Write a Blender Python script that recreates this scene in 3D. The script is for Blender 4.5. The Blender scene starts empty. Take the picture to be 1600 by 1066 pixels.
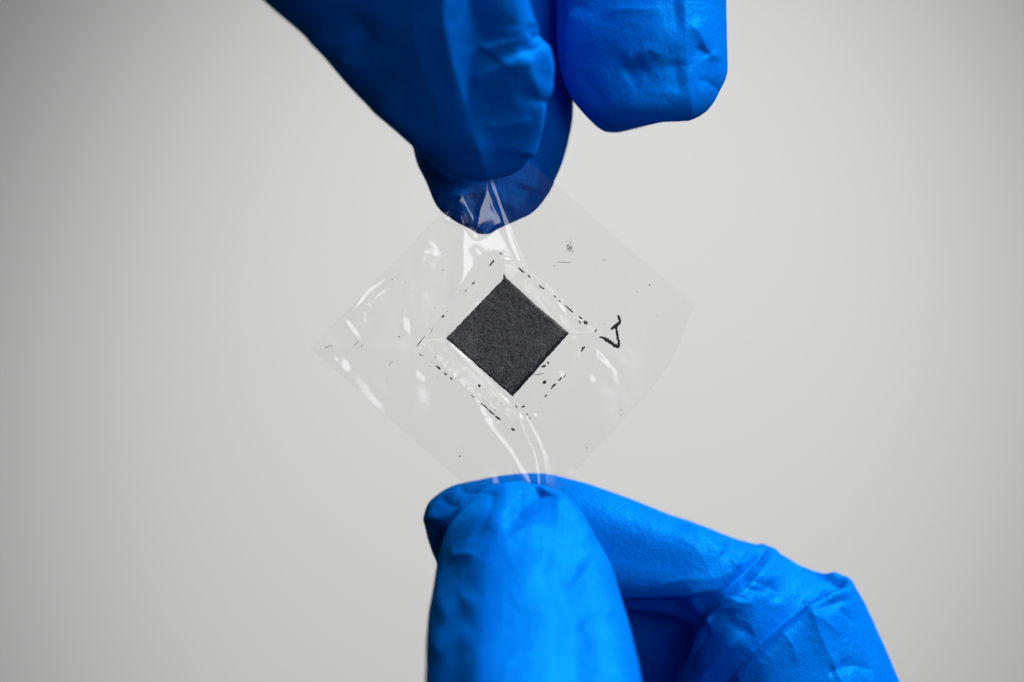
import bpy, bmesh, math, random
import numpy as np
from mathutils import Vector

random.seed(7)
rng = np.random.default_rng(7)
S = 1.0 / 15000.0          # metres per photo pixel in the plane of the film
D = 0.50                   # camera distance to that plane
Z0 = 1.15                  # height of the film above the floor
CX, CY = 800.0, 533.0
scene = bpy.context.scene
col = scene.collection

# ------------------------------------------------------------------ camera, world, lamps
cam_d = bpy.data.cameras.new('camera')
cam = bpy.data.objects.new('camera', cam_d)
col.objects.link(cam)
cam.location = (0, -D, Z0)
cam.rotation_euler = (math.radians(90), 0, 0)
cam_d.sensor_width = 36
cam_d.lens = 36 * D / (1600 * S)
cam_d.clip_start = 0.01
cam_d.clip_end = 50
cam_d.dof.use_dof = True
cam_d.dof.focus_distance = D - 0.0005
cam_d.dof.aperture_fstop = 8.5
scene.camera = cam

world = bpy.data.worlds.new('World')
scene.world = world
world.use_nodes = True
bg = world.node_tree.nodes['Background']
bg.inputs[0].default_value = (0.80, 0.86, 0.95, 1)
bg.inputs[1].default_value = 0.022

def look(o, target):
    d = Vector(target) - o.location
    o.rotation_euler = d.to_track_quat('-Z', 'Y').to_euler()

def area(name, loc, target, size, power, color=(1, 1, 1), size_y=None):
    l = bpy.data.lights.new(name, 'AREA')
    l.shape = 'RECTANGLE' if size_y else 'SQUARE'
    l.size = size
    if size_y:
        l.size_y = size_y
    l.energy = power
    l.color = color
    o = bpy.data.objects.new(name, l)
    o.location = loc
    col.objects.link(o)
    look(o, target)
    return o

key = area('ceiling_softbox', (0.47, -0.15, Z0 + 0.60), (0.01, 0, Z0 - 0.02), 0.40, 1.6, (1.0, 0.99, 0.97))
key.data.spread = math.radians(48)
glint_box = area('film_glint_softbox', (0.19, -0.45, Z0 + 0.095), (0, 0, Z0), 0.20, 0.28, (0.97, 0.98, 1.0))  # softbox added beside the camera for glints on the film and some fill
glint_box.data.spread = math.radians(120)
sp = bpy.data.lights.new('vignette_spot', 'SPOT')  # added spot; its soft falloff on the wall stands in for lens vignetting
sp.energy = 115
sp.spot_size = math.radians(21.3)
sp.spot_blend = 1.0
sp.shadow_soft_size = 0.05
sp.color = (1.0, 1.0, 0.993)
spo = bpy.data.objects.new('vignette_spot', sp)
spo.location = (0.25, 0.05, Z0 + 1.0)
col.objects.link(spo)
WALL_Y = 1.6
wash = area('wall_fill', (0, 0.75, 2.55), (0, WALL_Y, 1.0), 3.6, 13.0, (1.0, 1.0, 0.993), 0.3)  # added lamp out of view, lifts the wall outside the spot's pool
look(spo, (0.02, WALL_Y, Z0 - 0.046))

scene.view_settings.view_transform = 'Standard'
scene.view_settings.look = 'None'
scene.view_settings.exposure = 0
scene.view_settings.gamma = 1
scene.render.engine = 'CYCLES'
scene.cycles.max_bounces = 10
scene.cycles.transparent_max_bounces = 16

# ------------------------------------------------------------------ helpers
def at(x, y, d):
    k = (D - d * S) / D
    return np.array([(x - CX) * S * k, -d * S, Z0 + (CY - y) * S * k])

def to_px(co):
    d = -co[:, 1] / S
    k = (D - d * S) / D
    return co[:, 0] / (S * k) + CX, CY - (co[:, 2] - Z0) / (S * k), d

def nt(name):
    m = bpy.data.materials.new(name)
    m.use_nodes = True
    n = m.node_tree
    n.nodes.clear()
    out = n.nodes.new('ShaderNodeOutputMaterial')
    return m, n.nodes, n.links, out

def node(ns, kind, **kw):
    n = ns.new(kind)
    for k, v in kw.items():
        if k in n.inputs:
            n.inputs[k].default_value = v
        else:
            setattr(n, k, v)
    return n

def mesh_obj(name, verts, faces, mat=None, parent=None, smooth=True):
    me = bpy.data.meshes.new(name)
    me.from_pydata([tuple(map(float, v)) for v in verts], [], [tuple(map(int, f)) for f in faces])
    if smooth:
        me.polygons.foreach_set('use_smooth', [True] * len(me.polygons))
    me.update()
    o = bpy.data.objects.new(name, me)
    if mat:
        for m in (mat if isinstance(mat, (list, tuple)) else [mat]):
            me.materials.append(m)
    col.objects.link(o)
    if parent:
        o.parent = parent
    return o

def pchip(t, y, tq):
    h = np.diff(t)
    dl = np.diff(y) / h
    m = np.zeros_like(y)
    m[0], m[-1] = dl[0], dl[-1]
    for i in range(1, len(y) - 1):
        if dl[i - 1] * dl[i] > 0:
            w1 = 2 * h[i] + h[i - 1]
            w2 = h[i] + 2 * h[i - 1]
            m[i] = (w1 + w2) / (w1 / dl[i - 1] + w2 / dl[i])
    i = np.clip(np.searchsorted(t, tq, side='right') - 1, 0, len(h) - 1)
    s = (tq - t[i]) / h[i]
    return ((2*s**3 - 3*s**2 + 1) * y[i] + (s**3 - 2*s**2 + s) * h[i] * m[i]
            + (-2*s**3 + 3*s**2) * y[i + 1] + (s**3 - s**2) * h[i] * m[i + 1])

def hash3(ix, iy, iz, seed):
    h = (ix.astype(np.int64) * 374761393 + iy.astype(np.int64) * 668265263
         + iz.astype(np.int64) * 2147483647 + seed * 1274126177) & 0xffffffff
    h = ((h ^ (h >> 13)) * 1274126177) & 0xffffffff
    h = (h ^ (h >> 16)) & 0xffffffff
    return h / 4294967295.0

def vnoise(x, y, z, seed=0):
    ix, iy, iz = np.floor(x), np.floor(y), np.floor(z)
    fx, fy, fz = x - ix, y - iy, z - iz
    fx, fy, fz = (f * f * f * (f * (f * 6 - 15) + 10) for f in (fx, fy, fz))
    r = 0
    for a in (0, 1):
        for b in (0, 1):
            for c in (0, 1):
                w = (fx if a else 1 - fx) * (fy if b else 1 - fy) * (fz if c else 1 - fz)
                r = r + w * hash3(ix + a, iy + b, iz + c, seed)
    return r * 2 - 1

def sstep(a, b, x):
    t = np.clip((x - a) / (b - a), 0, 1)
    return t * t * (3 - 2 * t)

def smooth_line(pts, n=10):
    p = np.array(pts, float)
    if len(p) < 3:
        return p
    e = np.vstack([2 * p[0] - p[1], p, 2 * p[-1] - p[-2]])
    out = []
    for i in range(1, len(e) - 2):
        for k in range(n):
            t = k / n
            out.append(0.5 * (2 * e[i] + (e[i+1] - e[i-1]) * t + (2*e[i-1] - 5*e[i] + 4*e[i+1] - e[i+2]) * t*t
                              + (-e[i-1] + 3*e[i] - 3*e[i+1] + e[i+2]) * t**3))
    out.append(p[-1])
    return np.array(out)

def line_dist(x, y, pts):
    """signed distance (positive: right when the line runs down, up when it runs right) and position 0..1 along it"""
    L = smooth_line(pts)
    seg = np.hypot(*(L[1:] - L[:-1]).T)
    cum = np.concatenate([[0], np.cumsum(seg)])
    best = np.full(x.shape, 1e9)
    sgn = np.ones(x.shape)
    par = np.zeros(x.shape)
    for i in range(len(L) - 1):
        dx, dy = L[i+1] - L[i]
        l2 = dx * dx + dy * dy + 1e-9
        t = ((x - L[i, 0]) * dx + (y - L[i, 1]) * dy) / l2
        tc = np.clip(t, 0, 1)
        q = np.hypot(x - L[i, 0] - tc * dx, y - L[i, 1] - tc * dy)
        c = -(dx * (y - L[i, 1]) - dy * (x - L[i, 0]))
        b = q < best
        best = np.where(b, q, best)
        sgn = np.where(b, np.where(c >= 0, 1.0, -1.0), sgn)
        par = np.where(b, (cum[i] + tc * seg[i]) / cum[-1], par)
    return best * sgn, par

def stroke_h(x, y, st):
    """height of one fold: pts, amp, wn, wp (widths either side), p (crest sharpness), t0/t1 (fade at the ends)"""
    pts = st['pts']
    wn, wp = st.get('wn', 10), st.get('wp', 10)
    P = np.array(pts)
    R = 3.2 * max(wn, wp)
    h = np.zeros(x.shape)
    m = (x > P[:, 0].min() - R) & (x < P[:, 0].max() + R) & (y > P[:, 1].min() - R) & (y < P[:, 1].max() + R)
    if not m.any():
        return h
    u, t = line_dist(x[m], y[m], pts)
    p = st.get('p', 1.5)
    kind = st.get('kind', 'ridge')
    if kind == 'ridge':
        g = np.where(u < 0, np.exp(-(np.abs(u) / wn) ** p), np.exp(-(np.abs(u) / wp) ** p))
    else:                                   # step: rises over st['edge'] px to the positive side and dies away over wp
        e = st.get('edge', 3)
        g = 0.5 * (1 + np.tanh(u / e)) * np.exp(-(np.maximum(u, 0) / wp) ** p)
    t0, t1 = st.get('t0', 0.15), st.get('t1', 0.15)
    f = 1.0
    if t0 > 0:
        f = f * sstep(0, t0, t)
    if t1 > 0:
        f = f * sstep(0, t1, 1 - t)
    h[m] = st['amp'] * g * f
    return h

# ------------------------------------------------------------------ materials
def glove_material():
    m, ns, ln, out = nt('blue_nitrile')
    b = node(ns, 'ShaderNodeBsdfDiffuse', Roughness=0.3)
    g = node(ns, 'ShaderNodeBsdfGlossy', Color=(0.01, 0.54, 0.9, 1))
    fr = node(ns, 'ShaderNodeFresnel', IOR=1.46)
    mx = node(ns, 'ShaderNodeMixShader')
    mn = node(ns, 'ShaderNodeMath', operation='MINIMUM')
    mn.inputs[1].default_value = 0.17
    ln.new(fr.outputs[0], mn.inputs[0])
    ln.new(mn.outputs[0], mx.inputs[0])
    ln.new(b.outputs[0], mx.inputs[1])
    ln.new(g.outputs[0], mx.inputs[2])
    tc = node(ns, 'ShaderNodeTexCoord')
    n1 = node(ns, 'ShaderNodeTexNoise', Scale=260.0, Detail=4.0)
    ln.new(tc.outputs['Object'], n1.inputs['Vector'])
    cr = node(ns, 'ShaderNodeValToRGB')
    cr.color_ramp.elements[0].position = 0.3
    cr.color_ramp.elements[0].color = (0.0, 0.095, 0.50, 1)
    cr.color_ramp.elements[1].position = 0.7
    cr.color_ramp.elements[1].color = (0.0, 0.112, 0.56, 1)
    ln.new(n1.outputs['Fac'], cr.inputs['Fac'])
    ln.new(cr.outputs['Color'], b.inputs['Color'])
    # fine grained latex texture
    n2 = node(ns, 'ShaderNodeTexNoise', Scale=3600.0, Detail=3.0, Roughness=0.6, Distortion=0.6)
    n3 = node(ns, 'ShaderNodeTexNoise', Scale=900.0, Detail=4.0, Roughness=0.6, Distortion=1.0)
    for n in (n2, n3):
        ln.new(tc.outputs['Object'], n.inputs['Vector'])
    ad = node(ns, 'ShaderNodeMath', operation='MULTIPLY_ADD')
    ln.new(n3.outputs['Fac'], ad.inputs[0])
    ad.inputs[1].default_value = 1.6
    ln.new(n2.outputs['Fac'], ad.inputs[2])
    n4 = node(ns, 'ShaderNodeTexNoise', Scale=190.0, Detail=3.0, Roughness=0.55, Distortion=1.6)
    ln.new(tc.outputs['Object'], n4.inputs['Vector'])
    rk = node(ns, 'ShaderNodeMath', operation='SUBTRACT')
    ln.new(n4.outputs['Fac'], rk.inputs[0])
    rk.inputs[1].default_value = 0.5
    rb = node(ns, 'ShaderNodeMath', operation='ABSOLUTE')
    ln.new(rk.outputs[0], rb.inputs[0])
    b0 = node(ns, 'ShaderNodeBump', Strength=0.13, Distance=0.0016)
    ln.new(rb.outputs[0], b0.inputs['Height'])
    bp = node(ns, 'ShaderNodeBump', Strength=0.42, Distance=0.00012)
    ln.new(ad.outputs[0], bp.inputs['Height'])
    ln.new(b0.outputs['Normal'], bp.inputs['Normal'])
    for sh in (b, g, fr):
        ln.new(bp.outputs['Normal'], sh.inputs['Normal'])
    rr = node(ns, 'ShaderNodeMapRange')
    rr.inputs['To Min'].default_value = 0.38
    rr.inputs['To Max'].default_value = 0.52
    ln.new(n3.outputs['Fac'], rr.inputs['Value'])
    ln.new(rr.outputs['Result'], g.inputs['Roughness'])
    ln.new(mx.outputs[0], out.inputs[0])
    return m

def film_material(name, tint, rough, base=0.035):
    m, ns, ln, out = nt(name)
    tr = node(ns, 'ShaderNodeBsdfTransparent', Color=tint)
    gl = node(ns, 'ShaderNodeBsdfGlossy', Roughness=rough)
    gl.inputs['Color'].default_value = (1, 1, 1, 1)
    lw = node(ns, 'ShaderNodeLayerWeight', Blend=0.5)
    pw = node(ns, 'ShaderNodeMath', operation='POWER')
    pw.inputs[1].default_value = 4.0
    ln.new(lw.outputs['Facing'], pw.inputs[0])
    ma = node(ns, 'ShaderNodeMath', operation='MULTIPLY_ADD')
    ln.new(pw.outputs[0], ma.inputs[0])
    ma.inputs[1].default_value = 0.9
    ma.inputs[2].default_value = base
    ma.use_clamp = True
    tc = node(ns, 'ShaderNodeTexCoord')
    n1 = node(ns, 'ShaderNodeTexNoise', Scale=1500.0, Detail=3.0)
    ln.new(tc.outputs['Object'], n1.inputs['Vector'])
    bp = node(ns, 'ShaderNodeBump', Strength=0.25, Distance=0.00003)
    ln.new(n1.outputs['Fac'], bp.inputs['Height'])
    ln.new(bp.outputs['Normal'], gl.inputs['Normal'])
    mx = node(ns, 'ShaderNodeMixShader')
    ln.new(ma.outputs[0], mx.inputs[0])
    ln.new(tr.outputs[0], mx.inputs[1])
    ln.new(gl.outputs[0], mx.inputs[2])
    ln.new(mx.outputs[0], out.inputs[0])
    return m

def felt_material():
    m, ns, ln, out = nt('carbon_felt')
    b = node(ns, 'ShaderNodeBsdfPrincipled', Roughness=0.75)
    tc = node(ns, 'ShaderNodeTexCoord')
    w1 = node(ns, 'ShaderNodeTexNoise', Scale=2700.0, Detail=7.0, Roughness=0.72, Distortion=1.4)
    w2 = node(ns, 'ShaderNodeTexNoise', Scale=9000.0, Detail=3.0, Roughness=0.7, Distortion=2.0)
    for n in (w1, w2):
        ln.new(tc.outputs['Object'], n.inputs['Vector'])
    mm = node(ns, 'ShaderNodeMath', operation='ADD')
    ln.new(w1.outputs['Fac'], mm.inputs[0])
    ln.new(w2.outputs['Fac'], mm.inputs[1])
    cr = node(ns, 'ShaderNodeValToRGB')
    e = cr.color_ramp.elements
    e[0].position = 0.455
    e[0].color = (0.0015, 0.0015, 0.002, 1)
    e[1].position = 0.575
    e[1].color = (0.13, 0.13, 0.14, 1)
    h = node(ns, 'ShaderNodeMath', operation='MULTIPLY')
    h.inputs[1].default_value = 0.5
    ln.new(mm.outputs[0], h.inputs[0])
    ln.new(h.outputs[0], cr.inputs['Fac'])
    ln.new(cr.outputs['Color'], b.inputs['Base Color'])
    bp = node(ns, 'ShaderNodeBump', Strength=0.3, Distance=0.00005)
    ln.new(mm.outputs[0], bp.inputs['Height'])
    ln.new(bp.outputs['Normal'], b.inputs['Normal'])
    ln.new(b.outputs[0], out.inputs[0])
    return m

def plain(name, color, rough):
    m, ns, ln, out = nt(name)
    b = node(ns, 'ShaderNodeBsdfPrincipled', Roughness=rough)
    tc = node(ns, 'ShaderNodeTexCoord')
    n1 = node(ns, 'ShaderNodeTexNoise', Scale=2500.0, Detail=3.0)
    ln.new(tc.outputs['Object'], n1.inputs['Vector'])
    mx = node(ns, 'ShaderNodeMixRGB', blend_type='MULTIPLY')
    mx.inputs['Fac'].default_value = 0.5
    mx.inputs['Color1'].default_value = (*color, 1)
    ln.new(n1.outputs['Fac'], mx.inputs['Color2'])
    ln.new(mx.outputs[0], b.inputs['Base Color'])
    ln.new(b.outputs[0], out.inputs[0])
    return m

def wall_material():
    m, ns, ln, out = nt('matte_wall_paint')
    b = node(ns, 'ShaderNodeBsdfPrincipled', Roughness=0.9)
    tc = node(ns, 'ShaderNodeTexCoord')
    n1 = node(ns, 'ShaderNodeTexNoise', Scale=40.0, Detail=6.0)
    ln.new(tc.outputs['Object'], n1.inputs['Vector'])
    cr = node(ns, 'ShaderNodeValToRGB')
    cr.color_ramp.elements[0].color = (0.735, 0.735, 0.73, 1)
    cr.color_ramp.elements[1].color = (0.765, 0.765, 0.76, 1)
    ln.new(n1.outputs['Fac'], cr.inputs['Fac'])
    ln.new(cr.outputs['Color'], b.inputs['Base Color'])
    bp = node(ns, 'ShaderNodeBump', Strength=0.1, Distance=0.002)
    ln.new(n1.outputs['Fac'], bp.inputs['Height'])
    ln.new(bp.outputs['Normal'], b.inputs['Normal'])
    ln.new(b.outputs[0], out.inputs[0])
    return m

M_GLOVE = glove_material()
M_FILM = film_material('clear_film', (0.9995, 0.9995, 0.9995, 1), 0.22, 0.029)
M_EDGE = film_material('clear_film_edge', (0.80, 0.80, 0.80, 1), 0.5, 0.01)
M_FELT = felt_material()
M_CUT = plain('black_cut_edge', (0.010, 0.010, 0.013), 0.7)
M_INK = plain('black_marker_ink', (0.006, 0.007, 0.010), 0.75)
M_INK2 = plain('thin_marker_ink', (0.045, 0.047, 0.055), 0.8)
M_GREY = plain('grey_smudge', (0.30, 0.30, 0.31), 0.8)

# ------------------------------------------------------------------ backdrop wall
w = 3.0
wall = mesh_obj('wall', [(-w, WALL_Y, 0), (w, WALL_Y, 0), (w, WALL_Y, 2.7), (-w, WALL_Y, 2.7),
                         (-w, WALL_Y + .1, 0), (w, WALL_Y + .1, 0), (w, WALL_Y + .1, 2.7), (-w, WALL_Y + .1, 2.7)],
                [(0, 1, 2, 3), (5, 4, 7, 6), (4, 0, 3, 7), (1, 5, 6, 2), (3, 2, 6, 7), (4, 5, 1, 0)], wall_material(), smooth=False)
wall['kind'] = 'structure'
wall['label'] = 'plain pale grey wall far out of focus behind the hands'

# ------------------------------------------------------------------ gloved hands
def loft(verts, faces, pairs, rows=70, ring=56):
    """pairs: (Lx, Ly, Rx, Ry, depth, half thickness, cross-section exponent) from tip to root"""
    A = np.array([p if len(p) == 8 else (*p, p[4]) for p in pairs], float)
    c = (A[:, 0:2] + A[:, 2:4]) / 2
    t = np.concatenate([[0], np.cumsum(np.maximum(6.0, np.hypot(*(c[1:] - c[:-1]).T)))])
    t /= t[-1]
    u = np.linspace(0, 1, rows) ** 1.25
    B = np.stack([pchip(t, A[:, k], u) for k in range(8)], 1)
    th = np.linspace(0, 2 * math.pi, ring, endpoint=False)
    base = len(verts)
    for r in B:
        L = at(r[0], r[1], r[4])
        R = at(r[2], r[3], r[7])
        C, H = (L + R) / 2, (R - L) / 2
        e = 2.0 / r[6]
        cs = np.sign(np.cos(th)) * np.abs(np.cos(th)) ** e
        sn = np.sign(np.sin(th)) * np.abs(np.sin(th)) ** e
        for a, b in zip(cs, sn):
            verts.append(C + H * a + np.array([0, -r[5] * S * b, 0]))
    for i in range(rows - 1):
        for j in range(ring):
            k = (j + 1) % ring
            faces.append((base + i * ring + j, base + i * ring + k, base + (i + 1) * ring + k, base + (i + 1) * ring + j))
    for i, rev in ((0, True), (rows - 1, False)):
        verts.append(sum(verts[base + i * ring: base + (i + 1) * ring]) / ring)
        ci = len(verts) - 1
        for j in range(ring):
            k = (j + 1) % ring
            a, b = base + i * ring + j, base + i * ring + k
            faces.append((a, ci, b) if rev else (b, ci, a))

def build_hand(name, fingers, strokes, voxel, label, seed):
    verts, faces = [], []
    for f in fingers:
        loft(verts, faces, f)
    o = mesh_obj(name, verts, faces)
    bm = bmesh.new()
    bm.from_mesh(o.data)
    bmesh.ops.recalc_face_normals(bm, faces=bm.faces)
    bm.to_mesh(o.data)
    bm.free()
    r = o.modifiers.new('Remesh', 'REMESH')
    r.mode = 'VOXEL'
    r.voxel_size = voxel * S
    sm = o.modifiers.new('Smooth', 'SMOOTH')
    sm.factor = 0.5
    sm.iterations = 8
    dg = bpy.context.evaluated_depsgraph_get()
    me = bpy.data.meshes.new_from_object(o.evaluated_get(dg))
    o.modifiers.clear()
    old = o.data
    o.data = me
    bpy.data.meshes.remove(old)
    me.name = name
    n = len(me.vertices)
    co = np.empty(n * 3)
    me.vertices.foreach_get('co', co)
    co = co.reshape(-1, 3)
    for passes in strokes:
        no = np.empty(n * 3)
        me.update()
        me.vertices.foreach_get('normal', no)
        no = no.reshape(-1, 3)
        x, y, d = to_px(co)
        front = sstep(-0.05, 0.35, -no[:, 1])
        h = np.zeros(n)
        vis = (x > -300) & (x < 1900) & (y > -900) & (y < 1800)
        for st in passes:
            d0, d1 = st.get('d', (-1e4, 1e4))
            msk = vis & (d > d0) & (d < d1)
            if not st.get('all'):
                msk &= front > 0
            hh = np.zeros(n)
            hh[msk] = stroke_h(x[msk], y[msk], st)
            h += hh if st.get('all') else hh * front
        co = co + no * (h * S)[:, None]
        me.vertices.foreach_set('co', co.ravel())
    # loose, slightly rumpled rubber
    no = np.empty(n * 3)
    me.update()
    me.vertices.foreach_get('normal', no)
    no = no.reshape(-1, 3)
    q = co / S
    q = q @ np.array([[.36, .48, -.8], [-.8, .6, 0], [.48, .64, .6]]).T
    w = 9 * vnoise(q[:, 0] / 40, q[:, 1] / 40, q[:, 2] / 40, seed + 2)
    h = 1.7 * vnoise(q[:, 0] / 75, q[:, 1] / 75, q[:, 2] / 110, seed) + 0.5 * vnoise((q[:, 0] + w) / 28, q[:, 1] / 28, (q[:, 2] - w) / 40, seed + 5)
    co = co + no * (h * S)[:, None]
    me.vertices.foreach_set('co', co.ravel())
    me.polygons.foreach_set('use_smooth', [True] * len(me.polygons))
    me.materials.clear()
    me.materials.append(M_GLOVE)
    me.update()
    o['label'] = label
    o['category'] = 'gloved hand'
    return o

# --- upper hand: thumb in front, index finger behind, middle finger beside; the rest lies above the frame
U_THUMB = [(749, 281, 757, 281, 30, 8, 2.0), (722, 276, 792, 276, 45, 34, 2.0), (698, 265, 814, 265, 56, 48, 2.1), (663, 236, 828, 246, 72, 62, 2.1),
           (644, 221, 836, 226, 80, 69, 2.1), (591, 178, 846, 182, 100, 85, 2.2), (543, 131, 852, 138, 122, 98, 2.2),
           (513, 98, 853, 105, 138, 106, 2.2), (475, 56, 844, 62, 158, 116, 2.2), (434, 21, 832, 25, 178, 126, 2.2), (398, -8, 822, -5, 194, 134, 2.2),
           (330, -80, 800, -80, 220, 150, 2.2), (280, -200, 770, -220, 230, 170, 2.2), (300, -420, 780, -450, 180, 185, 2.2), (350, -620, 860, -650, 70, 200, 2.2), (430, -850, 900, -860, -50, 200, 2.2), (520, -1050, 960, -1050, -90, 170, 2.2)]
U_INDEX = [(747, 367, 766, 367, -32, 18, 2.0), (732, 359, 781, 358, -39, 25, 2.1), (714, 350, 799, 350, -46, 31, 2.2), (684, 327, 836, 329, -58, 43, 2.2), (667, 289, 862, 290, -66, 54, 2.1),
           (651, 255, 878, 256, -86, 72, 2.1), (644, 222, 888, 221, -106, 88, 2.1), (640, 180, 893, 185, -125, 100, 2.1),
           (642, 100, 893, 120, -150, 108, 2.1), (650, 0, 885, 10, -165, 112, 2.1), (660, -150, 875, -150, -190, 118, 2.1),
           (640, -380, 900, -380, -220, 130, 2.1)]
U_MIDDLE = [(944, 205, 974, 205, -40, 40, 2.0), (932, 198, 1012, 196, -40, 84, 2.1), (922, 189, 1050, 185, -40, 99, 2.2), (907, 173, 1093, 174, -40, 107, 2.4), (892, 152, 1113, 150, -42, 106, 2.5),
            (876, 105, 1131, 108, -52, 109, 2.4), (871, 60, 1131, 60, -60, 114, 2.4), (870, 0, 1131, 0, -80, 118, 2.4), (872, -100, 1128, -100, -110, 122, 2.4),
            (880, -250, 1130, -250, -160, 128, 2.3), (870, -420, 1130, -420, -190, 140, 2.2)]
U_RING = [(1150, -120, 1160, -120, -180, 8, 2), (1120, -150, 1300, -150, -185, 80, 2.2), (1110, -220, 1330, -220, -195, 112, 2.2), (1100, -420, 1310, -420, -220, 130, 2.2)]
U_LITTLE = [(1350, -250, 1360, -250, -250, 8, 2), (1310, -280, 1470, -280, -255, 70, 2.2), (1290, -340, 1480, -340, -260, 95, 2.2), (1250, -480, 1440, -480, -260, 110, 2.2)]
U_PALM = [(420, -300, 1380, -300, -120, 60, 2.4), (360, -360, 1460, -360, -120, 170, 2.4), (380, -600, 1440, -600, -110, 210, 2.4), (480, -950, 1280, -950, -100, 220, 2.3),
          (560, -1200, 1180, -1200, -100, 210, 2.1), (560, -1700, 1200, -1700, -100, 250, 2.0)]

FR = (4, 900)
up1 = [
    # long shoulder of the thumb, then the valley and the knuckle pad right of it
    dict(pts=[(688, -120), (690, 0), (700, 60), (713, 113), (731, 169), (750, 225), (764, 268), (772, 320)], amp=27, wn=100, wp=24, p=1.1, t0=0, t1=.25, d=FR),
    dict(pts=[(740, -120), (737, 0), (750, 49), (757, 74)], amp=-15, wn=15, wp=30, p=1.15, t0=0, t1=.05, d=FR),
    dict(pts=[(757, 74), (740, 100), (732, 128), (734, 170), (748, 220)], amp=-13, wn=13, wp=34, p=1.15, t0=.05, t1=.3, d=FR),
    dict(pts=[(790, -120), (796, 0), (806, 50), (817, 84)], amp=14, wn=36, wp=28, p=1.8, t0=0, t1=.2, d=FR),
    dict(pts=[(815, 78), (824, 116), (835, 156), (834, 200), (822, 252)], amp=12, wn=50, wp=15, p=1.3, t0=.1, t1=.1, d=FR),
    dict(pts=[(733, 132), (752, 116), (780, 100), (806, 88), (824, 80)], amp=8, wn=9, wp=15, p=1.15, t0=.2, t1=.2, d=FR),
]
up2 = [
    dict(pts=[(742, 24), (764, 36), (792, 40), (815, 34)], amp=-3, wn=8, wp=8, p=1.1, t0=.2, t1=.2, d=FR),
    dict(pts=[(745, 190), (775, 196), (808, 190), (832, 184)], amp=2.5, wn=12, wp=9, p=1.2, t0=.3, t1=.2, d=FR),
    dict(pts=[(738, 150), (768, 160), (800, 148)], amp=-3, wn=9, wp=9, p=1.1, t0=.2, t1=.3, d=FR),
    dict(pts=[(640, 0), (652, 70), (676, 140), (708, 210)], amp=5, wn=30, wp=16, p=1.2, t0=.2, t1=.3, d=FR),
    dict(pts=[(520, 90), (560, 104), (610, 100)], amp=4, wn=16, wp=12, p=1.2, t0=.2, t1=.4, d=FR),
    dict(pts=[(905, 120), (930, 140), (950, 170)], amp=-4, wn=10, wp=12, p=1.2, t0=.2, t1=.3),
    dict(pts=[(1075, 130), (1095, 128), (1118, 140)], amp=-4, wn=9, wp=10, p=1.15, t0=.2, t1=.3),
    dict(pts=[(940, 30), (970, 18), (1010, 22), (1040, 14)], amp=3, wn=10, wp=10, p=1.2, t0=.3, t1=.3),
    dict(pts=[(834, 58), (848, 92), (856, 125), (854, 152)], amp=11, wn=14, wp=22, p=1.7, t0=.25, t1=.0, d=FR, all=True),
    dict(pts=[(800, 148), (828, 150), (846, 157), (862, 158)], amp=-9, wn=9, wp=10, p=1.4, t0=.4, t1=0, d=FR, all=True),
    dict(pts=[(836, 42), (828, 48), (838, 62)], amp=-5, wn=6, wp=7, t0=.1, t1=.1, d=FR, all=True),
    dict(pts=[(573, 158), (610, 176), (640, 205), (672, 236)], amp=6, wn=9, wp=22, t0=.3, t1=.3, d=FR, all=True),
    dict(pts=[(590, 20), (560, 60), (580, 110), (610, 150)], amp=-9, wn=40, wp=40, t0=.3, t1=.3, d=FR),
    dict(pts=[(470, 60), (520, 70), (575, 60)], amp=6, wn=20, wp=14, t0=.2, t1=.4, d=FR),
    # index fingertip behind: folds under the film
    dict(pts=[(758, 365), (762, 340), (765, 310), (768, 285)], amp=6, wn=22, wp=15, p=1.3, t0=.4, t1=.2, d=(-900, 4)),
    dict(pts=[(715, 335), (722, 315), (720, 295)], amp=6, wn=20, wp=14, p=1.4, t0=.1, t1=.3, d=(-900, 4)),
    dict(pts=[(742, 345), (740, 320), (742, 300)], amp=-5, wn=12, wp=10, p=1.4, t0=.2, t1=.3, d=(-900, 4)),
    dict(pts=[(800, 338), (818, 310), (838, 290), (862, 262)], amp=7, wn=18, wp=26, p=1.3, t0=.15, t1=.2, d=(-900, 4)),
    dict(pts=[(824, 300), (834, 270), (838, 250)], amp=8, wn=18, wp=16, p=1.5, t0=.2, t1=.1, d=(-900, 4)),
    dict(pts=[(888, 300), (872, 270), (876, 220)], amp=-4, wn=14, wp=12, t0=.2, t1=.2, d=(-900, 4)),
    # middle finger: sharp edge between its front and its lit side, dimples on the pad
    dict(pts=[(1056, -100), (1061, 0), (1063, 60), (1065, 110), (1067, 150), (1070, 190), (1072, 240)], amp=26, wn=110, wp=60, p=1.1, t0=0, t1=.28),
    dict(pts=[(1044, -60), (1050, 10), (1053, 40), (1053, 72)], amp=-7, wn=22, wp=11, p=1.4, t0=0, t1=.3),
    dict(pts=[(1051, 92), (1053, 120), (1054, 152)], amp=-5, wn=26, wp=9, p=1.3, t0=.3, t1=.3),
    dict(pts=[(970, 106), (988, 90), (1008, 81), (1024, 84), (1036, 98)], amp=5.5, wn=16, wp=20, p=1.3, t0=.3, t1=.3),
    dict(pts=[(972, 120), (992, 110), (1010, 98)], amp=-5, wn=22, wp=12, p=1.5, t0=.3, t1=.3),
    dict(pts=[(1066, 40), (1082, 58), (1098, 84), (1120, 98)], amp=5, wn=8, wp=14, p=1.4, t0=.2, t1=.3),
    dict(pts=[(1074, 76), (1090, 82), (1100, 92)], amp=-5, wn=12, wp=8, p=1.4, t0=.3, t1=.3),
    dict(pts=[(905, 10), (895, 40), (888, 80)], amp=6, wn=10, wp=22, p=1.3, t0=.3, t1=.3),
]
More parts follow.
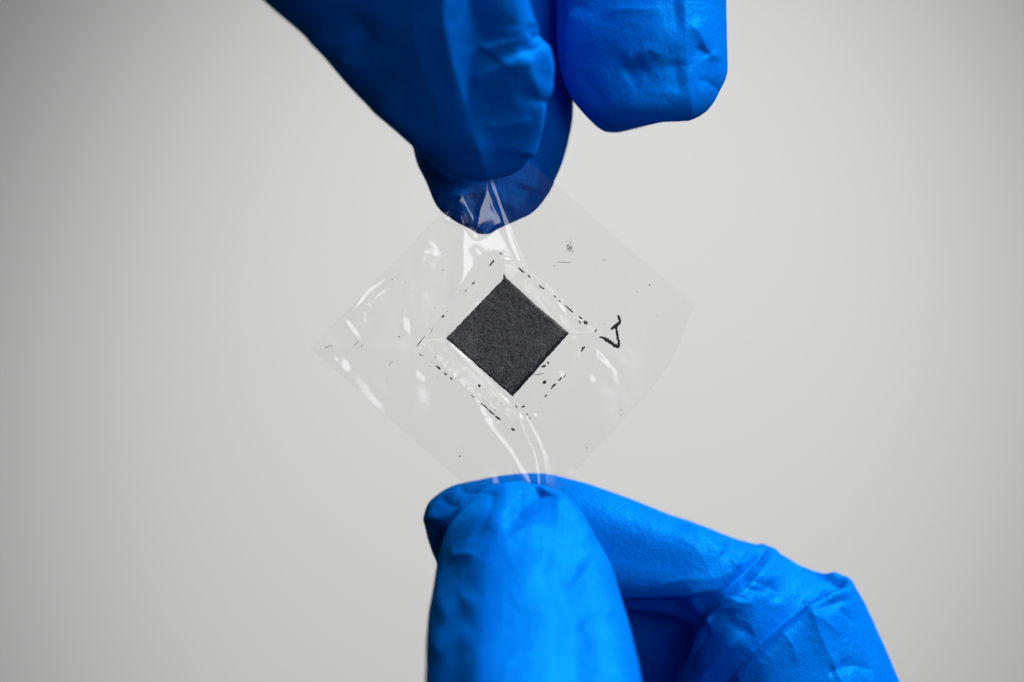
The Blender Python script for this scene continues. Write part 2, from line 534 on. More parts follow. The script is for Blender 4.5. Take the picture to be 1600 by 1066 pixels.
hand_up = build_hand('gloved_hand', [U_THUMB, U_INDEX, U_MIDDLE, U_RING, U_LITTLE, U_PALM], [up1, up2], 2.4,
                     'dark blue nitrile gloved hand reaching down from above, pinching the upper corner of the film', 11)

# --- lower hand
L_THUMB = [(806, 752, 812, 752, 30, 8, 2.0), (770, 757, 850, 758, 42, 26, 2.1), (750, 768, 878, 772, 54, 40, 2.1), (726, 794, 897, 790, 68, 56, 2.1), (706, 817, 915, 817, 83, 66, 2.1),
           (690, 846, 937, 850, 99, 76, 2.1), (681, 884, 953, 880, 118, 88, 2.2), (674, 930, 968, 925, 145, 98, 2.2), (668, 965, 979, 962, 168, 104, 2.2),
           (665, 1010, 991, 1009, 199, 112, 2.2), (664, 1064, 1001, 1066, 236, 120, 2.2), (662, 1150, 1015, 1160, 277, 130, 2.2),
           (680, 1300, 1060, 1320, 297, 145, 2.2), (780, 1500, 1180, 1520, 243, 165, 2.2), (850, 1690, 1290, 1710, 80, 195, 2.2), (900, 1880, 1320, 1890, -40, 195, 2.2), (960, 2080, 1330, 2080, -80, 165, 2.2)]
L_INDEX = [(661, 812, 663, 818, -75, 10, 2.0), (667, 790, 672, 852, -78, 40, 2.0), (680, 776, 690, 888, -80, 56, 2.1), (713, 757, 720, 910, -84, 70, 2.2), (757, 748, 765, 925, -88, 80, 2.3), (799, 742, 800, 935, -92, 86, 2.4),
           (847, 739, 850, 940, -96, 92, 2.5), (905, 752, 900, 946, -99, 96, 2.6), (963, 770, 960, 950, -102, 99, 2.7), (1035, 800, 1030, 958, -106, 103, 2.7),
           (1100, 822, 1080, 975, -110, 107, 2.6), (1150, 842, 1085, 1000, -112, 112, 2.0), (1205, 858, 1062, 1045, -114, 120, 1.7), (1262, 888, 1050, 1100, -114, 130, 1.6),
           (1325, 906, 1050, 1160, -114, 138, 1.6), (1368, 980, 1065, 1220, -112, 144, 1.6), (1403, 1058, 1085, 1300, -108, 150, 1.6),
           (1450, 1170, 1200, 1360, -105, 145, 2.2), (1480, 1330, 1210, 1480, -95, 155, 2.2), (1450, 1560, 1200, 1600, -80, 165, 2.2)]
L_MIDDLE = [(880, 940, 882, 956, -190, 10, 2, -195), (900, 900, 900, 1030, -160, 50, 2.2, -320), (960, 880, 950, 1120, -140, 70, 2.2, -400), (1040, 890, 1010, 1170, -140, 80, 2.2, -420), (1110, 950, 1060, 1200, -150, 90, 2.2, -400),
            (1190, 1040, 1090, 1260, -180, 115, 2.2, -330), (1300, 1160, 1130, 1360, -200, 135, 2.2, -270), (1380, 1330, 1150, 1480, -190, 150, 2.2, -210), (1380, 1560, 1150, 1600, -160, 160, 2.2, -160)]
L_RING = [(960, 1130, 962, 1136, -330, 10, 2), (980, 1110, 975, 1190, -335, 70, 2.2), (1080, 1120, 1040, 1280, -345, 110, 2.2), (1200, 1190, 1080, 1400, -340, 125, 2.2), (1320, 1380, 1100, 1520, -300, 140, 2.2), (1300, 1600, 1080, 1640, -240, 150, 2.2)]
L_LITTLE = [(960, 1230, 962, 1236, -450, 10, 2), (980, 1210, 975, 1290, -450, 60, 2.2), (1080, 1230, 1040, 1370, -450, 95, 2.2), (1190, 1310, 1070, 1470, -430, 110, 2.2), (1260, 1480, 1080, 1580, -370, 120, 2.2), (1230, 1640, 1050, 1680, -300, 130, 2.2)]
L_PALM = [(840, 1440, 1440, 1480, -90, 60, 2.4), (800, 1500, 1480, 1540, -90, 210, 2.4), (780, 1750, 1500, 1780, -90, 240, 2.4), (860, 2000, 1450, 2020, -80, 220, 2.2), (920, 2200, 1420, 2210, -80, 215, 2.1),
          (910, 2600, 1450, 2610, -80, 250, 2.0)]
TH = (2, 900)
IX = (-900, 40)
lo1 = [
    # thumb: shoulder that parts the lit front from the shaded side
    dict(pts=[(757, 772), (768, 810), (782, 846), (770, 890), (762, 940), (758, 1066), (760, 1200)], amp=25, wn=52, wp=95, p=1.6, t0=.12, t1=0, d=TH),
    dict(pts=[(700, 850), (716, 900), (722, 950), (718, 1100)], amp=-5, wn=30, wp=32, p=1.8, t0=.15, t1=.0, d=TH),
    dict(pts=[(848, 764), (826, 788), (803, 812), (798, 832), (808, 852)], amp=-13, wn=16, wp=22, p=1.4, t0=.05, t1=.3, d=TH),
    # index: hard edge where the lit side turns under, crease F1, crease F2
    dict(pts=[(880, 930), (974, 924), (1050, 925), (1112, 922), (1140, 912)], amp=16, wn=10, wp=48, p=1.5, t0=.0, t1=.25, d=IX),
    dict(pts=[(940, 962), (1000, 955), (1060, 950), (1090, 946)], amp=-18, wn=50, wp=18, p=1.6, t0=0, t1=.3, d=IX),
    dict(pts=[(1204, 851), (1181, 874), (1164, 894), (1134, 922), (1103, 957), (1076, 985), (1048, 1010), (1042, 1040)], amp=-15, wn=9, wp=10, p=1.1, t0=.12, t1=.1, d=IX),
    dict(pts=[(1225, 866), (1200, 882), (1182, 902), (1152, 932), (1122, 962), (1095, 990), (1064, 1020)], amp=13, wn=11, wp=30, p=1.5, t0=.25, t1=.1, d=IX),
    dict(pts=[(1330, 906), (1300, 912), (1281, 921), (1256, 944), (1214, 980), (1170, 1023), (1133, 1066), (1100, 1100)], amp=-21, wn=27, wp=7, p=1.15, t0=.05, t1=0, d=IX),
    dict(pts=[(1345, 926), (1300, 930), (1272, 950), (1236, 982), (1192, 1025), (1160, 1062)], amp=10, wn=12, wp=34, p=1.5, t0=.15, t1=0, d=IX),
]
lo2 = [
    # small gathers at the bent joint
    dict(pts=[(1172, 880), (1196, 886), (1222, 900)], amp=-3.5, wn=6, wp=8, p=1.1, t0=.2, t1=.4, d=IX),
    dict(pts=[(1150, 905), (1178, 908), (1206, 920), (1228, 930)], amp=-3, wn=6, wp=9, p=1.1, t0=.15, t1=.4, d=IX),
    dict(pts=[(1284, 922), (1296, 940), (1320, 958), (1345, 985)], amp=-3.5, wn=7, wp=10, p=1.1, t0=.1, t1=.4, d=IX),
    dict(pts=[(1262, 960), (1290, 972), (1320, 1000)], amp=3, wn=8, wp=8, p=1.1, t0=.1, t1=.4, d=IX),
    dict(pts=[(1220, 985), (1238, 1010), (1245, 1045)], amp=3, wn=9, wp=9, p=1.1, t0=.1, t1=.4, d=IX),
    dict(pts=[(1310, 1045), (1340, 1040), (1372, 1052)], amp=-3.5, wn=7, wp=9, p=1.1, t0=.1, t1=.4, d=IX),
    dict(pts=[(1125, 862), (1140, 880), (1142, 900)], amp=-3, wn=8, wp=6, p=1.1, t0=.2, t1=.3, d=IX),
    dict(pts=[(1010, 920), (1060, 908), (1110, 905), (1140, 900)], amp=2.5, wn=9, wp=14, p=1.1, t0=.3, t1=.2, d=IX),
    # pinch folds that fan out from the thumb tip
    dict(pts=[(772, 768), (764, 800), (748, 830), (730, 850)], amp=-4, wn=9, wp=12, p=1.1, t0=.1, t1=.4, d=TH),
    dict(pts=[(815, 765), (812, 795), (806, 820)], amp=-4, wn=7, wp=9, p=1.1, t0=.1, t1=.3, d=TH),
    dict(pts=[(868, 775), (872, 810), (866, 850)], amp=3, wn=12, wp=9, p=1.15, t0=.1, t1=.4, d=TH),
    dict(pts=[(700, 870), (728, 866), (752, 874)], amp=3.5, wn=12, wp=9, p=1.2, t0=.2, t1=.3, d=TH),
    dict(pts=[(900, 985), (940, 960), (966, 950)], amp=3, wn=12, wp=12, p=1.2, t0=.3, t1=.2, d=TH),
    dict(pts=[(1165, 985), (1130, 1020), (1105, 1050), (1085, 1090)], amp=6, wn=12, wp=10, p=1.2, t0=.3, t1=0, d=IX),
    dict(pts=[(1120, 975), (1098, 1000), (1080, 1030), (1078, 1060)], amp=-6, wn=9, wp=12, p=1.2, t0=.3, t1=.2, d=IX),
    dict(pts=[(1200, 905), (1212, 925), (1210, 945)], amp=-4, wn=10, wp=12, p=1.3, t0=.3, t1=.3, d=IX),
    dict(pts=[(985, 800), (1030, 822), (1075, 850), (1110, 885)], amp=2.5, wn=26, wp=12, p=1.2, t0=.3, t1=.2, d=IX),
    dict(pts=[(790, 762), (790, 800), (796, 838)], amp=6, wn=24, wp=16, p=1.6, t0=.0, t1=.3, d=TH),
    dict(pts=[(850, 872), (880, 872), (906, 880), (922, 890)], amp=-5, wn=20, wp=22, p=1.7, t0=.3, t1=.3, d=TH),
    dict(pts=[(850, 860), (885, 940), (900, 1000), (905, 1100)], amp=-10, wn=36, wp=36, p=1.8, t0=.25, t1=0, d=TH),
    dict(pts=[(820, 850), (835, 900), (870, 960), (910, 1000)], amp=6, wn=50, wp=40, p=1.8, t0=.3, t1=.3, d=TH),
    dict(pts=[(676, 965), (710, 948), (750, 930)], amp=4, wn=22, wp=26, p=1.6, t0=.3, t1=.3, d=TH),
    dict(pts=[(668, 1030), (700, 1010), (745, 985)], amp=4, wn=22, wp=26, p=1.6, t0=.3, t1=.3, d=TH),
    dict(pts=[(860, 768), (895, 800), (918, 835), (935, 860)], amp=5, wn=16, wp=12, p=1.4, t0=.2, t1=.3, d=TH),
    # index
    dict(pts=[(1060, 806), (1088, 829), (1120, 858), (1160, 889)], amp=7, wn=22, wp=9, p=1.3, t0=.25, t1=.1, d=IX),
    dict(pts=[(1130, 845), (1152, 862), (1170, 872)], amp=-6, wn=9, wp=12, p=1.5, t0=.3, t1=.2, d=IX),
    dict(pts=[(1158, 914), (1175, 922), (1190, 924), (1196, 935)], amp=-3, wn=8, wp=8, p=1.3, t0=.15, t1=.25, d=IX),
    dict(pts=[(1140, 930), (1146, 940), (1166, 943), (1180, 938)], amp=3, wn=9, wp=7, p=1.3, t0=.2, t1=.2, d=IX),
    dict(pts=[(1138, 948), (1140, 970), (1160, 986), (1178, 982)], amp=-4, wn=14, wp=16, p=1.5, t0=.2, t1=.2, d=IX),
    dict(pts=[(1250, 935), (1264, 950), (1283, 1003), (1305, 1047), (1314, 1075)], amp=7, wn=12, wp=16, p=1.2, t0=.1, t1=0, d=IX),
    dict(pts=[(1290, 1052), (1310, 1045), (1330, 1025)], amp=-4, wn=8, wp=8, p=1.4, t0=.2, t1=.4, d=IX),
    dict(pts=[(1272, 955), (1310, 940), (1340, 936)], amp=-5, wn=8, wp=9, p=1.4, t0=.2, t1=.3, d=IX),
    dict(pts=[(1218, 858), (1240, 874), (1262, 890), (1300, 904)], amp=-6, wn=9, wp=12, p=1.5, t0=.2, t1=.3, d=IX),
    dict(pts=[(1180, 853), (1198, 850), (1225, 858)], amp=6, wn=10, wp=10, p=1.6, t0=.3, t1=.3, d=IX, all=True),
    dict(pts=[(1286, 902), (1318, 899), (1345, 916)], amp=7, wn=12, wp=12, p=1.6, t0=.3, t1=.3, d=IX, all=True),
    dict(pts=[(1100, 960), (1112, 985), (1112, 1000)], amp=5, wn=8, wp=8, p=1.5, t0=.3, t1=.3, d=IX),
    dict(pts=[(1075, 935), (1090, 948), (1096, 960)], amp=5, wn=9, wp=8, p=1.5, t0=.3, t1=.3, d=IX),
    # loose glove tip
    dict(pts=[(666, 808), (688, 812), (715, 800), (740, 780)], amp=7, wn=14, wp=12, p=1.4, t0=.1, t1=.3, d=IX),
    dict(pts=[(715, 760), (735, 768), (755, 766)], amp=-5, wn=9, wp=8, p=1.4, t0=.1, t1=.3, d=IX),
    dict(pts=[(690, 775), (700, 788), (722, 792)], amp=-4, wn=8, wp=8, p=1.4, t0=.1, t1=.3, d=IX),
    dict(pts=[(664, 815), (685, 840), (700, 850)], amp=-8, wn=12, wp=10, p=1.5, t0=.1, t1=.1, d=IX),
]
hand_lo = build_hand('gloved_hand', [L_THUMB, L_INDEX, L_MIDDLE, L_RING, L_LITTLE, L_PALM], [lo1, lo2], 2.4,
                     'bright blue nitrile gloved hand rising from below, pinching the lower corner of the film', 31)

# ------------------------------------------------------------------ the clear film
SQ = np.array([(789, 433), (889, 521), (801, 620), (697, 529)], float)     # carbon square: top, right, bottom, left

def square_sd(x, y):
    sd = np.full(x.shape, -1e9)
    for i in range(4):
        a, b = SQ[i], SQ[(i + 1) % 4]
        e = b - a
        nrm = np.array([e[1], -e[0]]) / np.hypot(*e)      # outward for this winding (y down, clockwise)
        sd = np.maximum(sd, (x - a[0]) * nrm[0] + (y - a[1]) * nrm[1])
    return sd

FILM_FOLDS = [
    # pouch rim arcs
    dict(pts=[(806, 428), (838, 450), (866, 478), (884, 506)], amp=2.60, wn=14, wp=8, p=1.3, t0=.15, t1=.15),
    dict(pts=[(815, 425), (852, 452), (880, 486), (892, 512)], amp=0.87, wn=4, wp=3, p=1.3, t0=.2, t1=.2),
    dict(pts=[(780, 404), (800, 408), (822, 418)], amp=1.36, wn=8, wp=5, p=1.3, t0=.2, t1=.2),
    dict(pts=[(898, 524), (896, 545), (889, 567)], amp=1.74, wn=9, wp=6, p=1.3, t0=.2, t1=.2),
    dict(pts=[(882, 574), (866, 600), (844, 622), (822, 634)], amp=1.36, wn=7, wp=6, p=1.3, t0=.2, t1=.2),
    dict(pts=[(832, 600), (852, 590), (872, 575)], amp=0.99, wn=6, wp=5, p=1.3, t0=.2, t1=.2),
    dict(pts=[(708, 556), (740, 584), (770, 608), (794, 626)], amp=0.99, wn=5, wp=5, p=1.3, t0=.2, t1=.2),
    # crumpled seal, lower left
    dict(pts=[(692, 574), (718, 596), (738, 612), (756, 622), (776, 642)], amp=1.61, wn=9, wp=5, p=1.2, t0=.1, t1=.1),
    # creases to the lower fingers
    dict(pts=[(706, 580), (724, 603), (744, 626), (760, 660), (778, 684), (794, 704), (812, 734), (832, 764), (836, 790)], amp=2.23, wn=24, wp=7, p=1.3, t0=.25, t1=0),
    dict(pts=[(809, 630), (812, 664), (826, 690), (838, 716), (844, 748), (846, 790)], amp=3.72, wn=26, wp=12, p=1.35, t0=.2, t1=0),
    dict(pts=[(790, 726), (796, 748), (795, 775)], amp=1.24, wn=6, wp=5, p=1.3, t0=.3, t1=0),
    dict(pts=[(786, 640), (800, 646), (812, 648)], amp=1.12, wn=6, wp=5, p=1.3, t0=.2, t1=.2),
    # faint fold across the left wing
    dict(pts=[(490, 545), (560, 543), (620, 546), (668, 551)], amp=0.99, wn=12, wp=10, p=1.2, t0=.1, t1=.2),
    dict(pts=[(745, 392), (752, 400), (750, 408)], amp=-2.0, wn=8, wp=8, p=2, t0=0, t1=0),
]
# flat facets between creases that lean towards the added softbox to catch its glint: outline, anchor where the lean starts, softness of the border, lean
FILM_FACETS = [
    ([(716, 326), (746, 366), (768, 350), (780, 366), (792, 396), (776, 400), (762, 404), (744, 430), (722, 462), (706, 462), (712, 424), (712, 380)], (786, 366), 13, 1.0),
    ([(690, 345), (721, 304), (728, 320), (736, 350), (722, 356)], (735, 330), 3.5, .95),
    ([(742, 354), (747, 326), (763, 288), (769, 325), (785, 347), (757, 370)], (772, 320), 3.5, 1.05),
    ([(806, 630), (814, 634), (832, 672), (846, 715), (850, 765), (838, 765), (832, 720), (818, 680)], (845, 700), 4, 1.0),
    ([(545, 484), (566, 480), (567, 500), (554, 500)], (566, 482), 4, .9),
    ([(566, 478), (604, 436), (612, 440), (580, 486)], (600, 440), 6, .6),
    ([(654, 388), (684, 376), (690, 388), (668, 412), (652, 424)], (690, 376), 12, .5),
    # straight crease from the upper pinch to the square
    ([(766, 280), (773, 280), (788, 330), (804, 376), (821, 421), (812, 421), (793, 378), (781, 332)], (797, 350), 1.5, 1.0),
    ([(812, 420), (800, 412), (780, 407), (779, 402), (802, 404), (816, 412)], (800, 404), 2, .9),
    # pale rim hugging the square
    ([(696, 535), (704, 537), (752, 579), (801, 625), (797, 630), (744, 585)], (750, 578), 1.5, 1.0),
    ([(700, 519), (722, 494), (756, 462), (782, 434), (785, 438), (758, 465), (726, 497), (703, 522)], (745, 470), 1.5, .7),
    ([(812, 446), (842, 466), (872, 498), (868, 500), (838, 472)], (842, 468), 2, .9),
]

# dents of the film that lean towards the added softbox to catch its glint: cx, cy, half length, half width, angle of the length (degrees, y down), lean
FILM_DENTS = [
    (672, 388, 10, 7, 0, .6),
    (561, 489, 11, 5, 20, .9), (552, 514, 15, 4, 48, 1.0), (580, 456, 30, 6, 137, .75), (565, 482, 14, 10, 120, .6),
    (636, 508, 9, 5, 100, 1.0), (540, 571, 9, 8, 45, .9), (526, 562, 5, 3, 30, .8), (568, 606, 20, 9, 55, .45), (549, 606, 4, 3, 0, .8), (592, 634, 16, 8, 50, .35),
    (657, 588, 7, 6, 0, .7), (662, 630, 14, 30, 0, .35), (944, 562, 15, 5, 40, .7), (936, 556, 6, 4, 10, .7), (962, 588, 5, 10, 0, .4), (925, 592, 6, 5, 0, .5),
    (828, 672, 34, 8, 62, .75), (800, 644, 14, 6, 5, .6), (812, 656, 16, 4, 88, .9), (774, 612, 10, 4, 40, .5), (836, 648, 5, 3, 170, .8),
    (776, 758, 18, 6, 88, .8), (820, 752, 16, 8, 85, .7), (892, 738, 10, 4, 150, .4), (690, 552, 6, 3, 150, .7),
]

def film_mid(x, y):
    h = np.zeros(x.shape)
    # held at top and bottom, wings bending gently away from the camera
    r = (x - 800) / 300
    h += np.where(r < 0, 11, 9) * np.abs(r) ** 2.4
    h += 5 * vnoise(x / 150, y / 150, x * 0, 3) * sstep(250, 420, y) * sstep(850, 700, y)
    h += 0.65 * vnoise(x / 36, y / 36, x * 0, 4) + 0.12 * vnoise(x / 11, y / 11, x * 0, 6)
    near = sstep(20, 6, np.abs(square_sd(x, y) - 38)) * sstep(800, 770, x) * sstep(550, 575, y) + .35 * sstep(14, 4, np.abs(square_sd(x, y) - 34))
    h += near * 0.5 * vnoise(x / 5.5, y / 5.5, x * 0, 8)
    for st in FILM_FOLDS:
        h += stroke_h(x, y, st)
    for cx, cy, rl, rw, an, lean in FILM_DENTS:
        c_, s_ = math.cos(math.radians(an)), math.sin(math.radians(an))
        u, v = ((x - cx) * c_ + (y - cy) * s_) / (1.45 * rl), (-(x - cx) * s_ + (y - cy) * c_) / (1.45 * rw)
        g = np.exp(-(u * u + v * v) ** 1.5)
        h += lean * 1.25 * g * (-0.20 * (x - cx) + 0.10 * (y - cy))
    for poly, (ax, ay), soft, lean in FILM_FACETS:
        Q = np.array(poly, float)
        m = (x > Q[:, 0].min() - 30) & (x < Q[:, 0].max() + 30) & (y > Q[:, 1].min() - 30) & (y < Q[:, 1].max() + 30)
        if not m.any():
            continue
        xm, ym = x[m], y[m]
        dist = np.full(xm.shape, 1e9)
        ins = np.zeros(xm.shape, bool)
        for k in range(len(Q)):
            (x0, y0), (x1, y1) = Q[k], Q[(k + 1) % len(Q)]
            t = np.clip(((xm - x0) * (x1 - x0) + (ym - y0) * (y1 - y0)) / ((x1 - x0) ** 2 + (y1 - y0) ** 2), 0, 1)
            dist = np.minimum(dist, np.hypot(xm - x0 - t * (x1 - x0), ym - y0 - t * (y1 - y0)))
            cr = (y0 > ym) != (y1 > ym)
            ins ^= cr & (xm < (x1 - x0) * (ym - y0) / (y1 - y0 + 1e-9) + x0)
        sd = np.where(ins, -dist, dist)
        h[m] += lean * sstep(soft, -soft, sd) * (-0.20 * (xm - ax) + 0.10 * (ym - ay))
    # kept between the fingertips
    g = sstep(310, 285, y) + sstep(755, 775, y)
    return h * (1 - 0.45 * g)

def film_gap(x, y):
    sd = square_sd(x, y)
    return 1.2 + 7.0 * sstep(34, 2, sd)

def coons(u, v):
    P = dict(L=(485, 545), T=(795, 224), R=(1085, 478), B=(815, 840))
    L, T, R, B = (np.array(P[k], float) for k in 'LTRB')
    def poly(pts, t):
        p = smooth_line(pts, 30)
        c = np.concatenate([[0], np.cumsum(np.hypot(*(p[1:] - p[:-1]).T))])
        c /= c[-1]
        return np.stack([np.interp(t, c, p[:, 0]), np.interp(t, c, p[:, 1])], -1)
    e_lt = poly([L, (548, 479), (640, 384), (705, 318), T], u)             # v = 0
    e_br = poly([B, (900, 736), (972, 659), (1040, 578), (1072, 510), R], u)   # v = 1
    e_lb = poly([L, (560, 610), (640, 682), (720, 752), B], v)             # u = 0
    e_tr = poly([T, (870, 290), (1000, 403), (1070, 462), R], v)           # u = 1
    U, V = u[..., None], v[..., None]
    return ((1 - V) * e_lt + V * e_br + (1 - U) * e_lb + U * e_tr
            - ((1 - U) * (1 - V) * L + U * (1 - V) * T + (1 - U) * V * B + U * V * R))

N = 330
uu, vv = np.meshgrid(np.linspace(0, 1, N), np.linspace(0, 1, N), indexing='ij')
XY = coons(uu, vv)
fx, fy = XY[..., 0], XY[..., 1]
fh, fg = film_mid(fx, fy), film_gap(fx, fy)

def px_world(x, y, d):
    k = (D - d * S) / D
    return np.stack([(x - CX) * S * k, -d * S, Z0 + (CY - y) * S * k], -1)

vf = px_world(fx, fy, fh + fg).reshape(-1, 3)
vb = px_world(fx, fy, fh - fg).reshape(-1, 3)
idx = np.arange(N * N).reshape(N, N)
q = np.stack([idx[:-1, :-1], idx[1:, :-1], idx[1:, 1:], idx[:-1, 1:]], -1).reshape(-1, 4)
faces = q.tolist() + (q[:, ::-1] + N * N).tolist()
edge = np.concatenate([idx[:, 0], idx[-1, 1:], idx[-2::-1, -1], idx[0, -2:0:-1]])
n_sheet = len(faces)
ne = len(edge)
vfe, vbe = vf[edge], vb[edge]
for i in range(ne):
    a, b = 2 * N * N + i, 2 * N * N + (i + 1) % ne
    faces.append((a, a + ne, b + ne, b))
film = mesh_obj('plastic_film', np.vstack([vf, vb, vfe, vbe]), faces, [M_FILM, M_EDGE])
film.data.polygons.foreach_set('material_index', [0] * n_sheet + [1] * (len(faces) - n_sheet))
film['label'] = 'crumpled clear plastic film held corner to corner between the two blue gloves'
film['category'] = 'plastic film'

# ------------------------------------------------------------------ marks on the film
def film_front(x, y):
    x, y = np.atleast_1d(np.asarray(x, float)), np.atleast_1d(np.asarray(y, float))
    return film_mid(x, y) + film_gap(x, y)

def ribbon_geo(pts, widths, lift=0.45):
    """a stroke of ink following the front of the film: closed thin body"""
    L = smooth_line(pts, 8)
    wv = np.interp(np.linspace(0, 1, len(L)), np.linspace(0, 1, len(widths)), widths)
    t = np.gradient(L, axis=0)
    t /= np.hypot(t[:, 0], t[:, 1])[:, None] + 1e-9
    nn = np.stack([-t[:, 1], t[:, 0]], 1)
    jit = 1 + 0.22 * rng.standard_normal((len(L), 2))
    a = L + nn * (wv * jit[:, 0] / 2)[:, None]
    b = L - nn * (wv * jit[:, 1] / 2)[:, None]
    m = len(L)
    ha, hb = film_front(a[:, 0], a[:, 1]) + lift, film_front(b[:, 0], b[:, 1]) + lift
    hm = np.maximum(ha, hb)
    ring = [px_world(a[:, 0], a[:, 1], ha), px_world(L[:, 0], L[:, 1], np.maximum(hm, film_front(L[:, 0], L[:, 1]) + lift) + .3), px_world(b[:, 0], b[:, 1], hb)]
    V = np.vstack(ring)
    F = []
    for i in range(m - 1):
        for k in range(2):
            F.append((k * m + i, (k + 1) * m + i, (k + 1) * m + i + 1, k * m + i + 1))
    return V, F

def join(parts):
    V, F, o = [], [], 0
    for v, f in parts:
        V.append(v)
        F += [tuple(i + o for i in q) for q in f]
        o += len(v)
    return np.vstack(V), F

def seg(x0, y0, x1, y1, w):
    mx, my = (x0 + x1) / 2 + rng.normal(0, .5), (y0 + y1) / 2 + rng.normal(0, .5)
    return [(x0, y0), (mx, my), (x1, y1)], [w * .5, w, w * 1.1, w * .6]

hw = [ribbon_geo([(965.7, 492.5), (968.2, 500), (968.2, 503.5), (964.5, 507.5), (960, 511), (955, 514.6)], [3.4, 4.6, 4.8, 5.6, 5.4, 3.4], .5),
      ribbon_geo([(961.5, 508.5), (963.2, 516), (965, 526), (966.6, 535), (967.3, 541.5)], [3.8, 4, 4.2, 4.4, 4.8], .75),
      ribbon_geo([(968, 542.5), (962, 540.6), (955, 536), (948, 531), (942, 528), (936.6, 526.4)], [5.2, 6.4, 5.6, 5.6, 4, 2.8], 1.0)]
hv, hf = join(hw)
mark = mesh_obj('handwritten_mark', hv, hf, M_INK, film)
mark['label'] = 'black hand-drawn hooked triangle mark on the right wing of the film'

DASH = [(764.4, 416, 772.3, 407, 2.8), (737.4, 445, 741.5, 440.5, 2.2), (690, 495.8, 694, 492.6, 2.8), (810, 418.3, 819.7, 426.2, 2.5),
        (825, 429.5, 828.8, 434, 2.3), (842.5, 445.4, 850.8, 451.3, 2.4), (865, 462, 868.9, 465.5, 2.0), (872.8, 469, 876, 471.6, 2.2),
        (882.6, 476.8, 895.7, 488.5, 2.5), (904, 494.4, 909.8, 498.6, 2.5), (912.6, 501.2, 918, 506, 5.0), (904.4, 501, 907, 505.6, 2.4),
        (908.4, 549.6, 914, 542, 3.2), (929.6, 519.8, 932.2, 514.4, 2.3), (872.4, 595.6, 878.2, 589.8, 2.4), (861, 608.2, 869.2, 599.8, 2.8),
        (851, 620.8, 854.8, 617, 2.4), (848.2, 599.4, 853.2, 595.6, 4.6), (835, 586, 849.4, 583.4, 1.1), (845.8, 573.4, 853.2, 570.6, 3.2),
        (855.4, 565, 856.9, 569.4, 2.6), (680.8, 571.8, 688.2, 577.2, 3.2), (694.4, 582.6, 698.3, 586, 2.6), (703.4, 589.8, 707, 593, 2.6),
        (746.8, 601.6, 750.6, 603.8, 4.2), (736, 617, 742.3, 622.6, 1.6), (750.6, 629.6, 763, 640.2, 1.9), (763, 640.2, 773, 648.6, 2.3),
        (774, 650, 782.2, 656.2, 2.8), (798.4, 669.6, 804.4, 672.6, 3.2), (804.6, 633.8, 808, 636.6, 2.3), (815.4, 637, 820, 635.6, 2.8),
        (650.6, 541.6, 663.6, 525.6, 1.3), (654.4, 552.4, 661, 555.8, 1.4), (878.8, 589.4, 884.6, 584.6, 1.0)]
for dsh in DASH:
    v, f = ribbon_geo(*seg(*dsh))
    mesh_obj('ink_dash', v, f, M_INK2 if rng.random() < .4 else M_INK, film)
spk = [(782.4, 396.4, 2.0), (727.5, 454.5, 1.3), (698.5, 487, .8), (823.5, 647.5, 1.4), (828, 654, 1.2), (623.7, 526.3, 1.4), (565, 540.7, 1.1), (718.6, 713, 1.5),
       (944, 406.6, 1.2), (1015, 445.5, 1.3), (995, 456, 1.0), (675, 566.5, .9), (672.5, 573.5, .8), (680, 558.5, .9), (691.5, 397, .8), (613, 437, .9), (783, 630, .9), (775, 622.5, .7),
       (866.5, 415.5, .8), (970, 641, 1.1), (970, 649, 1.1), (917, 700, 1.0), (774, 641, 1.0), (692, 422, 1.2)]
for _ in range(60):
    a, b = rng.uniform(0.08, .92, 2)
    p = coons(np.array([a]), np.array([b]))[0]
    if square_sd(p[:1], p[1:])[0] > 8 and 300 < p[1] < 735:
        spk.append((p[0], p[1], rng.uniform(.35, .7)))
sp_g = []
for x, y, r in spk:
    a = rng.uniform(0, 6.28)
    sp_g.append(ribbon_geo([(x - r * math.cos(a), y - r * math.sin(a)), (x + r * math.cos(a), y + r * math.sin(a))], [r * 1.2, r * 1.8, r * 1.2]))
v, f = join(sp_g)
ob = mesh_obj('ink_specks', v, f, M_INK, film)
ob['kind'] = 'stuff'
sm_g = []
for _ in range(90):
    x, y = rng.normal(889.5, 2.4), rng.normal(388, 4.5)
    sm_g.append(ribbon_geo(*seg(x, y, x + rng.normal(0, .9), y + rng.normal(0, .9), rng.uniform(.3, .8)), .5))
for x0, y0, x1, y1 in [(507.6, 543, 513, 541.6), (513, 541.6, 520, 541.4), (608.5, 570.5, 613.5, 565), (553, 540, 560, 533), (870, 409.5, 892, 410), (676, 512, 674, 520)]:
    sm_g.append(ribbon_geo(*seg(x0, y0, x1, y1, 1.0), .5))
v, f = join(sm_g)
ob = mesh_obj('grey_smudge', v, f, M_GREY, film)
ob['kind'] = 'stuff'

# ------------------------------------------------------------------ the carbon square sealed in the film
n = 150
a, b = np.meshgrid(np.linspace(0, 1, n), np.linspace(0, 1, n), indexing='ij')
# a runs top->right, b runs top->left
T_, R_, B_, L_ = SQ
def bil(a, b):
    A, Bb = a[..., None], b[..., None]
    return (1 - A) * (1 - Bb) * T_ + A * (1 - Bb) * R_ + A * Bb * B_ + (1 - A) * Bb * L_
P = bil(a, b)
def wob(t, sd):
    return 0.6 * vnoise(t * 26, t * 0 + sd, t * 0, 40) + 0.4 * vnoise(t * 70, t * 0 + sd, t * 0, 41)
dirA, dirB = (R_ - T_) / np.hypot(*(R_ - T_)), (L_ - T_) / np.hypot(*(L_ - T_))
P = P + dirA * (wob(b, 1.5) * (1 - a) ** 6)[..., None] + dirA * (wob(b, 7.5) * a ** 6)[..., None]
P = P + dirB * (wob(a, 3.5) * (1 - b) ** 6)[..., None] + dirB * (wob(a, 9.5) * b ** 6)[..., None]
